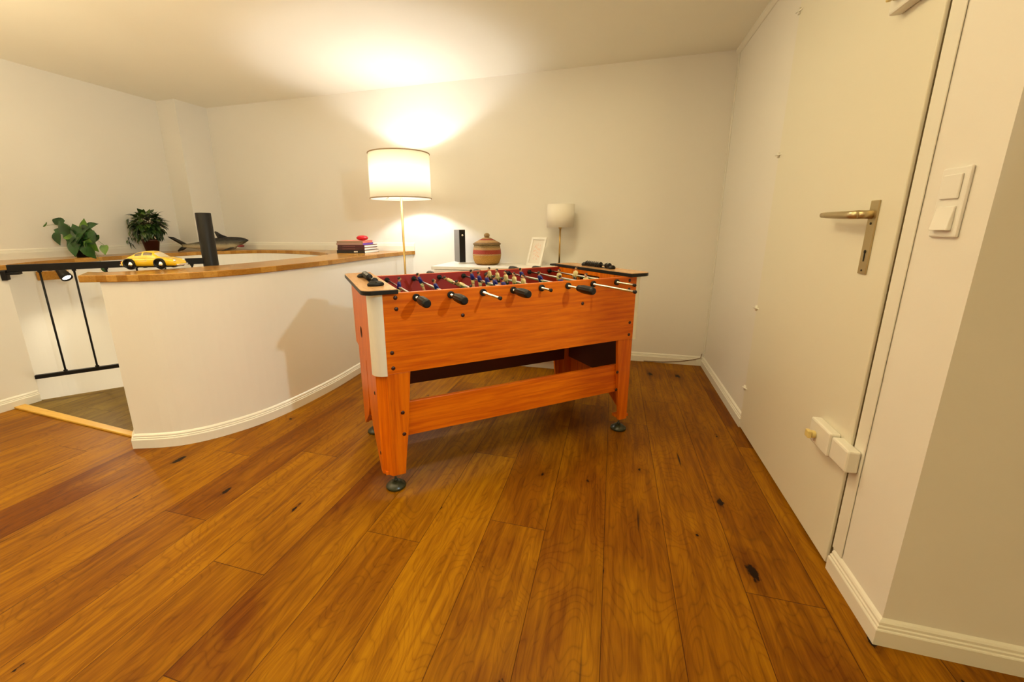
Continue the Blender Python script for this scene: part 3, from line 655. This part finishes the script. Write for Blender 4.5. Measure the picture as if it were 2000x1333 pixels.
# ---------------------------------------------------------------- toy car
def lerp(tab, t):
    for (a, *p), (c, *q) in zip(tab, tab[1:]):
        if a <= t <= c:
            s = (t - a) / (c - a); s = s * s * (3 - 2 * s) * .35 + s * .65
            return [u_ + (v - u_) * s for u_, v in zip(p, q)]
    return list(tab[-1][1:])
CL = .292
t = thing('toy_car', (-2.395, 1.645, LZ1), .398); tag(t, 'yellow model of an old rounded sports coupe standing on the ledge of the half wall', 'toy car')
ycar = mat('yellow_car_paint', (.80, .50, .008), .18, Coat_Weight=.6) if 'Coat Weight' in mat('tmp').node_tree.nodes['Principled BSDF'].inputs else mat('yellow_car_paint', (.80, .50, .008), .18)
glass = mat('toy_glass', (.55, .50, .42), .08); 
body = [(0, .120, .070, .105), (.02, .150, .052, .140), (.06, .175, .044, .168), (.14, .205, .042, .192), (.22, .222, .042, .203), (.32, .228, .042, .203), (.5, .228, .042, .200), (.62, .226, .042, .202), (.72, .222, .042, .205), (.80, .214, .042, .202), (.88, .196, .044, .188), (.94, .170, .048, .165), (.98, .136, .056, .130), (1.0, .108, .068, .09)]
b = BM(); rs = []
for k in range(41):
    s = k / 40; zt_, zb_, hw = lerp(body, s); r_ = []
    for q in range(24):
        a = 2 * PI * q / 24; ca, sa = math.cos(a), math.sin(a); e_ = .62
        yv = hw * math.copysign(abs(ca) ** e_, ca); zc = (zt_ + zb_) / 2; zv = zc + (zt_ - zb_) / 2 * math.copysign(abs(sa) ** e_, sa)
        # fenders stay higher than the bonnet and tail between them
        if s > .66 and sa > 0: zv -= .020 * (1 - abs(yv) / hw) * 1.2 * min(1, (s - .66) / .1) * (.5 if s < .8 else 1)
        r_.append(((s - .5) * CL, yv * CL, zv * CL))
    rs.append(r_)
rings(b, rs); obj('car_body', b, ycar, t)
roof = [(.12, .205, .12), (.20, .255, .135), (.30, .302, .142), (.40, .324, .145), (.48, .330, .145), (.55, .322, .143), (.60, .298, .142), (.66, .250, .150), (.70, .215, .155)]
b = BM(); rs = []
for k in range(25):
    s = .12 + .58 * k / 24; zt_, hw = lerp(roof, s); r_ = []
    for q in range(17):
        a = PI * q / 16; ca, sa = math.cos(a), math.sin(a)
        f_ = abs(sa) ** .55; base = .20
        yv = math.copysign(abs(ca) ** .5, ca) * (hw + (.185 - hw) * (1 - f_)); zv = base + (zt_ - base) * f_
        r_.append(((s - .5) * CL, yv * CL, zv * CL))
    rs.append(r_)
rings(b, rs, close=False, caps=False)
for f in b.faces: f.smooth = True
# windows: faces of the cabin in window ranges get glass
b.faces.ensure_lookup_table()
for f in b.faces:
    c = f.calc_center_median(); s = c.x / CL + .5; zz = c.z / CL; yy = abs(c.y) / CL
    zt_, hw = lerp(roof, max(.12, min(.7, s)))
    side = yy > .118 and .232 < zz < zt_ - .022
    if side and ((.30 < s < .42) or (.44 < s < .585)): f.material_index = 1
    if s > .60 and yy < .125 and zz > .215: f.material_index = 2
    if .16 < s < .30 and yy < .10 and zz > .21: f.material_index = 1
obj('car_cabin', b, [ycar, mat('car_window', (.15, .10, .05), .1), mat('pale_windscreen', (.62, .56, .42), .1)], t)
for s in (.215, .72):
    for sy in (-1, 1):
        c0 = ((s - .5) * CL, sy * .165 * CL, .088 * CL)
        b = BM(); lathe(b, [(.070, -.003), (.086, -.001), (.090, .010), (.0865, .0165), (.070, .018), (.070, -.003)], (c0[0], sy * .185 * CL, c0[2] + .006), (0, sy, 0), 28, caps=False)
        for v in b.verts: 
            v.co.x = c0[0] + (v.co.x - c0[0]) * .31; v.co.z = c0[2] + .006 + (v.co.z - c0[2] - .006) * .31
        for v in b.verts:
            if v.co.z < .012: v.co.z = .012
        obj('wheel_arch', b, M['black'], t)
        b = BM(); prof = [(0, -.012), (.018, -.012), (.024, -.010), (.0258, -.006), (.0258, .006), (.024, .011), (.018, .0115), (.0165, .009)]
        cc = (c0[0], sy * .178 * CL, .0258); lathe(b, prof + [(0, .009)], cc, (0, sy, 0), 32, caps=False); wo = obj('wheel', b, M['black'], t)
        b = BM(); lathe(b, [(.0162, .0088), (.0155, .0108), (.009, .0100), (.0075, .0125), (0, .0135)], cc, (0, sy, 0), 28, caps=False); obj('hubcap', b, M['chrome'], wo)
b = BM(); tube(b, [(.47 * CL, -.165 * CL, .078 * CL), (.505 * CL, -.10 * CL, .075 * CL), (.515 * CL, 0, .075 * CL), (.505 * CL, .10 * CL, .075 * CL), (.47 * CL, .165 * CL, .078 * CL)], .0045, 8)
tube(b, [(-.465 * CL, -.160 * CL, .085 * CL), (-.505 * CL, -.10 * CL, .085 * CL), (-.512 * CL, 0, .085 * CL), (-.505 * CL, .10 * CL, .085 * CL), (-.465 * CL, .160 * CL, .085 * CL)], .0045, 8); obj('bumper', b, M['chrome'], t)
for sy in (-1, 1):
    b = BM(); ell(b, (.432 * CL, sy * .135 * CL, .148 * CL), (.007, .0075, .0075), 16, 10); obj('headlight', b, M['chrome'], t)
    b = BM(); ell(b, (-.475 * CL, sy * .125 * CL, .128 * CL), (.004, .005, .006), 12, 8); obj('tail_light', b, mat('red_light', (.4, .02, .01), .2), t)
b = BM(); box(b, -.28 * CL, .42 * CL, -.15 * CL, .15 * CL, .035 * CL, .060 * CL); obj('underbody', b, M['black'], t)
b = BM(); box(b, -.03 * CL, .0 * CL, -.205 * CL, -.200 * CL, .165 * CL, .170 * CL); obj('door_handle', b, M['chrome'], t)

# ---------------------------------------------------------------- toy shark
t = thing('toy_shark', (-3.99, 3.02, LZ1), .72); tag(t, 'grey toy shark with open toothed mouth lying on the back ledge behind the newel post', 'toy shark')
SLn = .56
ms_ = mat('shark_skin', (.1, .1, .09), .38); n = N(ms_); v, x, y, z = n.obj()
nz = n.noise(v, 30, 3); n.col(n.ramp(n.math('ADD', z, n.math('MULTIPLY', n.math('SUBTRACT', nz, .5), .02)), [(.045, (.50, .42, .26)), (.072, (.10, .085, .05)), (.10, (.014, .012, .012))]))
n.bump(n.math('SINE', n.math('MULTIPLY', n.math('ADD', x, n.math('MULTIPLY', z, .25)), 700)), .5, .0015)
sec = [(0, .054, .010, .014), (.10, .052, .018, .022), (.22, .052, .027, .033), (.36, .056, .038, .048), (.5, .062, .048, .061), (.62, .066, .054, .067), (.74, .068, .051, .064), (.82, .075, .046, .055), (.89, .083, .037, .042), (.95, .090, .025, .026), (.985, .094, .012, .011), (1.0, .095, .003, .003)]
b = BM(); rs = []
for k in range(37):
    s = k / 36; zc, hw, hh = lerp(sec, s); zc = max(zc, hh + .0005) if s < .86 else zc
    rs.append([((s) * SLn, hw * math.cos(a), zc + hh * math.sin(a) * (1 if math.sin(a) > 0 or s < .8 else .75)) for a in [2 * PI * q / 20 for q in range(20)]])
rings(b, rs); obj('shark_body', b, ms_, t)
mf = mat('shark_fin', (.014, .012, .012), .4)
def fin(pts, th, axis='y'):
    b = BM(); n_ = len(pts); P = [Vector(p) for p in pts]; c = sum(P, Vector()) / n_
    d = Vector((0, 1, 0)) if axis == 'y' else Vector((0, .3, 1)).normalized()
    a1 = [b.verts.new(p + d * .0008) for p in P]; a2 = [b.verts.new(p - d * .0008) for p in P]; c1 = b.verts.new(c + d * th); c2 = b.verts.new(c - d * th)
    for k in range(n_): q = (k + 1) % n_; b.faces.new((a1[k], a1[q], c1)); b.faces.new((a2[q], a2[k], c2)); b.faces.new((a1[q], a1[k], a2[k], a2[q]))
    return b
obj('dorsal_fin', fin([(.300, 0, .112), (.278, 0, .178), (.284, 0, .188), (.302, 0, .182), (.335, 0, .155), (.395, 0, .126)], .009), mf, t)
obj('tail_fin', fin([(.015, 0, .045), (-.035, 0, .085), (-.090, 0, .128), (-.100, 0, .142), (-.055, 0, .136), (-.008, 0, .106), (.045, 0, .068)], .008), mf, t)
obj('tail_fin', fin([(.015, 0, .056), (-.020, 0, .034), (-.045, 0, .006), (-.036, 0, .0), (.008, 0, .012), (.050, 0, .044)], .008), mf, t)
for sy in (-1, 1):
    o = obj('pectoral_fin', fin([(.40, sy * .045, .030), (.35, sy * .085, .010), (.325, sy * .115, .001), (.335, sy * .116, .0008), (.38, sy * .085, .008), (.44, sy * .048, .028)], .004, 'z'), mf, t)
b = BM(); ell(b, (.482, 0, .040), (.036, .038, .014), 18, 8); obj('mouth', b, mat('mouth_red', (.25, .02, .02), .5), t)
b = BM()
for sy in (-1, 1):
    for q in range(7):
        x0 = .455 + q * .008; yy = sy * math.sqrt(max(0, 1 - ((x0 - .480) / .036) ** 2)) * .034
        lathe(b, [(.0028, 0), (.0, -.009)], (x0, yy, .044), n=6, caps=False); lathe(b, [(.0028, 0), (.0, .008)], (x0, yy, .026), n=6, caps=False)
obj('teeth', b, M['white'], t)
for sy in (-1, 1):
    b = BM(); ell(b, (.497, sy * .034, .085), (.005, .003, .005), 10, 6); obj('eye', b, M['black'], t)

# ---------------------------------------------------------------- potted plants
def leafmesh(bm, base, d, up, L, W_, fold=.25, curl=.25, mi=0):
    base = Vector(base); d = Vector(d).normalized(); s = d.cross(Vector(up)).normalized(); n_ = s.cross(d).normalized()
    prof = [(0, .0), (.06, .62), (.18, .95), (.34, 1.0), (.52, .84), (.70, .56), (.86, .24), (1.0, .0)]
    cl, l, r = [], [], []
    for t_, w_ in prof:
        c = base + d * (L * t_) - n_ * (curl * L * t_ * t_)
        cl.append(bm.verts.new(c)); back = -d * (L * .08 if 0 < t_ < .1 else 0)
        l.append(bm.verts.new(c + s * (W_ * w_) + n_ * (fold * W_ * w_) + back)); r.append(bm.verts.new(c - s * (W_ * w_) + n_ * (fold * W_ * w_) + back))
    for k in range(len(prof) - 1):
        for A, fl in ((l, 0), (r, 1)):
            q = (cl[k], cl[k + 1], A[k + 1], A[k])
            try:
                f = bm.faces.new(q if not fl else q[::-1]); f.smooth = True; f.material_index = mi
            except ValueError: pass
def leaf_mat(name, hi, lo, rough=.35):
    m = mat(name, hi, rough); n = N(m); v, x, y, z = n.obj(); f = n.noise(v, 14, 3); n.col(n.mix(n.ramp(f, [(.38, (0, 0, 0)), (.62, (1, 1, 1))]), lo, hi)); return m
Rv = Vector((.961, .277, 0)); Zv = Vector((0, 0, 1)); Fv = Vector((-.277, .961, 0))
# pothos
PX_, PY_ = -3.985, 2.235
t = thing('potted_plant', (PX_, PY_, LZ1)); tag(t, 'trailing pothos with heart shaped leaves in a black pot on the left ledge', 'potted plant')
b = BM(); lathe(b, [(0, 0), (.047, 0), (.066, .118), (.069, .120), (.069, .126), (.062, .126), (.060, .112), (0, .110)], n=36, caps=False); obj('pot', b, M['black'], t)
b = BM(); lathe(b, [(0, .113), (.0605, .113), (.0605, .111), (0, .111)], n=24, caps=False); obj('soil', b, mat('soil', (.02, .01, .005), .95), t)
LV = [(-72, 52, 14, -1, .35, .0), (-45, 58, 20, -.9, .4, .03), (-38, 26, 22, .2, -1, -.03), (-28, 40, 18, -.6, .2, -.04), (-15, 44, 24, -.3, .8, -.05), (-2, 36, 26, .2, .7, .02), (8, 42, 26, .9, .35, .0),
      (14, 48, 24, .9, .45, .04), (20, 36, 28, 1, .2, -.02), (26, 30, 20, .8, .1, -.05), (38, 28, 22, .1, -.9, -.06), (30, 12, 24, .5, -.9, -.05), (18, 8, 24, .3, -.9, -.07), (6, 16, 24, -.1, -.8, -.07), (-6, 22, 22, -.4, -.5, -.06),
      (28, -2, 22, .4, -.9, -.07), (12, 28, 26, .3, .5, -.06), (-18, 30, 22, -.6, .3, .05), (53, 4, 17, .2, -.9, -.05), (22, 22, 24, .7, -.3, -.04), (0, 50, 20, .1, 1, .05), (57, -34, 14, .3, -.7, -.10), (2, 6, 24, .1, -1, -.08), (-48, 34, 14, -.8, -.2, .0)]
S_ = 1 / 252
b = BM(); bs = BM()
LV += [(random.uniform(-22, 26), random.uniform(14, 44), random.uniform(18, 26), random.uniform(-1, 1), random.uniform(-.8, .8), random.uniform(-.05, .06)) for _ in range(16)]
for (dx_, dz_, L, ux, uz, dd) in LV:
    p = Rv * (dx_ * S_) + Zv * (dz_ * S_ + .045) + Fv * (dd if dx_ < 40 else dd)
    d = Rv * ux + Zv * uz + Fv * random.uniform(-.5, .2)
    p = p - d.normalized() * (L * S_ * .5); p.z = max(p.z, -.2)
    leafmesh(b, p, d, Rv * random.uniform(-.3, .3) - Fv * .8 + Zv * .5, L * S_ * 1.15, L * S_ * .43, .2, .2, random.choice((0, 0, 0, 1)))
    o0 = Vector((random.uniform(-.02, .02), random.uniform(-.02, .02), .112)); mid = (o0 + p) / 2 + Zv * (.03 + abs(dx_) * S_ * .15)
    tube(bs, [o0, mid, p], .0014, 5)
for v_ in b.verts: v_.co.x = max(v_.co.x, XL + .004 - PX_)
obj('foliage', b, [leaf_mat('pothos_dark', (.02, .085, .012), (.008, .035, .006)), leaf_mat('pothos_light', (.12, .24, .02), (.04, .12, .012))], t)
obj('stems', bs, mat('green_stem', (.10, .16, .02), .5), t)
# bushy plant
t = thing('potted_plant', (-4.04, 2.78, LZ1)); tag(t, 'bushy dark green plant in a brown plastic pot at the back of the left ledge', 'potted plant')
b = BM(); lathe(b, [(0, 0), (.045, 0), (.064, .105), (.068, .106), (.068, .122), (.061, .122), (.059, .108), (0, .106)], n=36, caps=False); obj('pot', b, mat('brown_pot', (.050, .010, .006), .45), t)
b = BM(); lathe(b, [(0, .109), (.0595, .109), (.0595, .107), (0, .107)], n=24, caps=False); obj('soil', b, mat('soil_dark', (.02, .01, .005), .95), t)
b = BM(); bs = BM()
for k in range(300):
    a = random.uniform(0, 2 * PI); ph = math.asin(random.uniform(-.75, 1)); rr = random.uniform(.55, 1)
    c = Vector((0, 0, .245)); dirv = Vector((math.cos(ph) * math.cos(a), math.cos(ph) * math.sin(a), math.sin(ph)))
    p = c + Vector((dirv.x * .125 * rr, dirv.y * .120 * rr, dirv.z * .120 * rr))
    d = dirv + Vector((random.uniform(-.5, .5), random.uniform(-.5, .5), random.uniform(-.7, .1)))
    if p.x < -.14: p.x = -.14
    leafmesh(b, p, d, dirv * .6 + Zv, random.uniform(.046, .066), random.uniform(.015, .021), .25, .35, random.choice((0, 0, 1)))
    if k % 4 == 0: tube(bs, [(random.uniform(-.02, .02), random.uniform(-.02, .02), .108), c * .75, p], .0016, 5)
for k in range(26):      # drooping side shoots to the left
    s = random.random(); p = Rv * (-.115 - .07 * s * random.uniform(.4, 1)) + Zv * (.285 - .20 * s + random.uniform(-.03, .03)) + Fv * random.uniform(-.07, .03)
    leafmesh(b, p, Rv * random.uniform(-.6, .1) - Zv * .9 + Fv * random.uniform(-.3, .3), -Fv * .8 - Rv * .4, random.uniform(.040, .058), .012, .25, .3, random.choice((0, 1)))
    if k % 3 == 0: tube(bs, [(0, 0, .108), Rv * -.06 + Zv * .27, p], .0016, 5)
for k in range(16):      # lower skirt
    a = random.uniform(0, 2 * PI); p = Vector((math.cos(a) * .075, math.sin(a) * .075, .15 + random.uniform(-.02, .02)))
    leafmesh(b, p, Vector((math.cos(a), math.sin(a), -.9)), Zv, .045, .012, .25, .3, 0)
for v_ in b.verts: v_.co.x = max(v_.co.x, XL + .004 + 4.04)
obj('foliage', b, [leaf_mat('bush_dark', (.03, .075, .012), (.008, .025, .005)), leaf_mat('bush_light', (.085, .15, .02), (.03, .065, .01))], t)
obj('stems', bs, mat('brown_stem', (.10, .07, .02), .6), t)
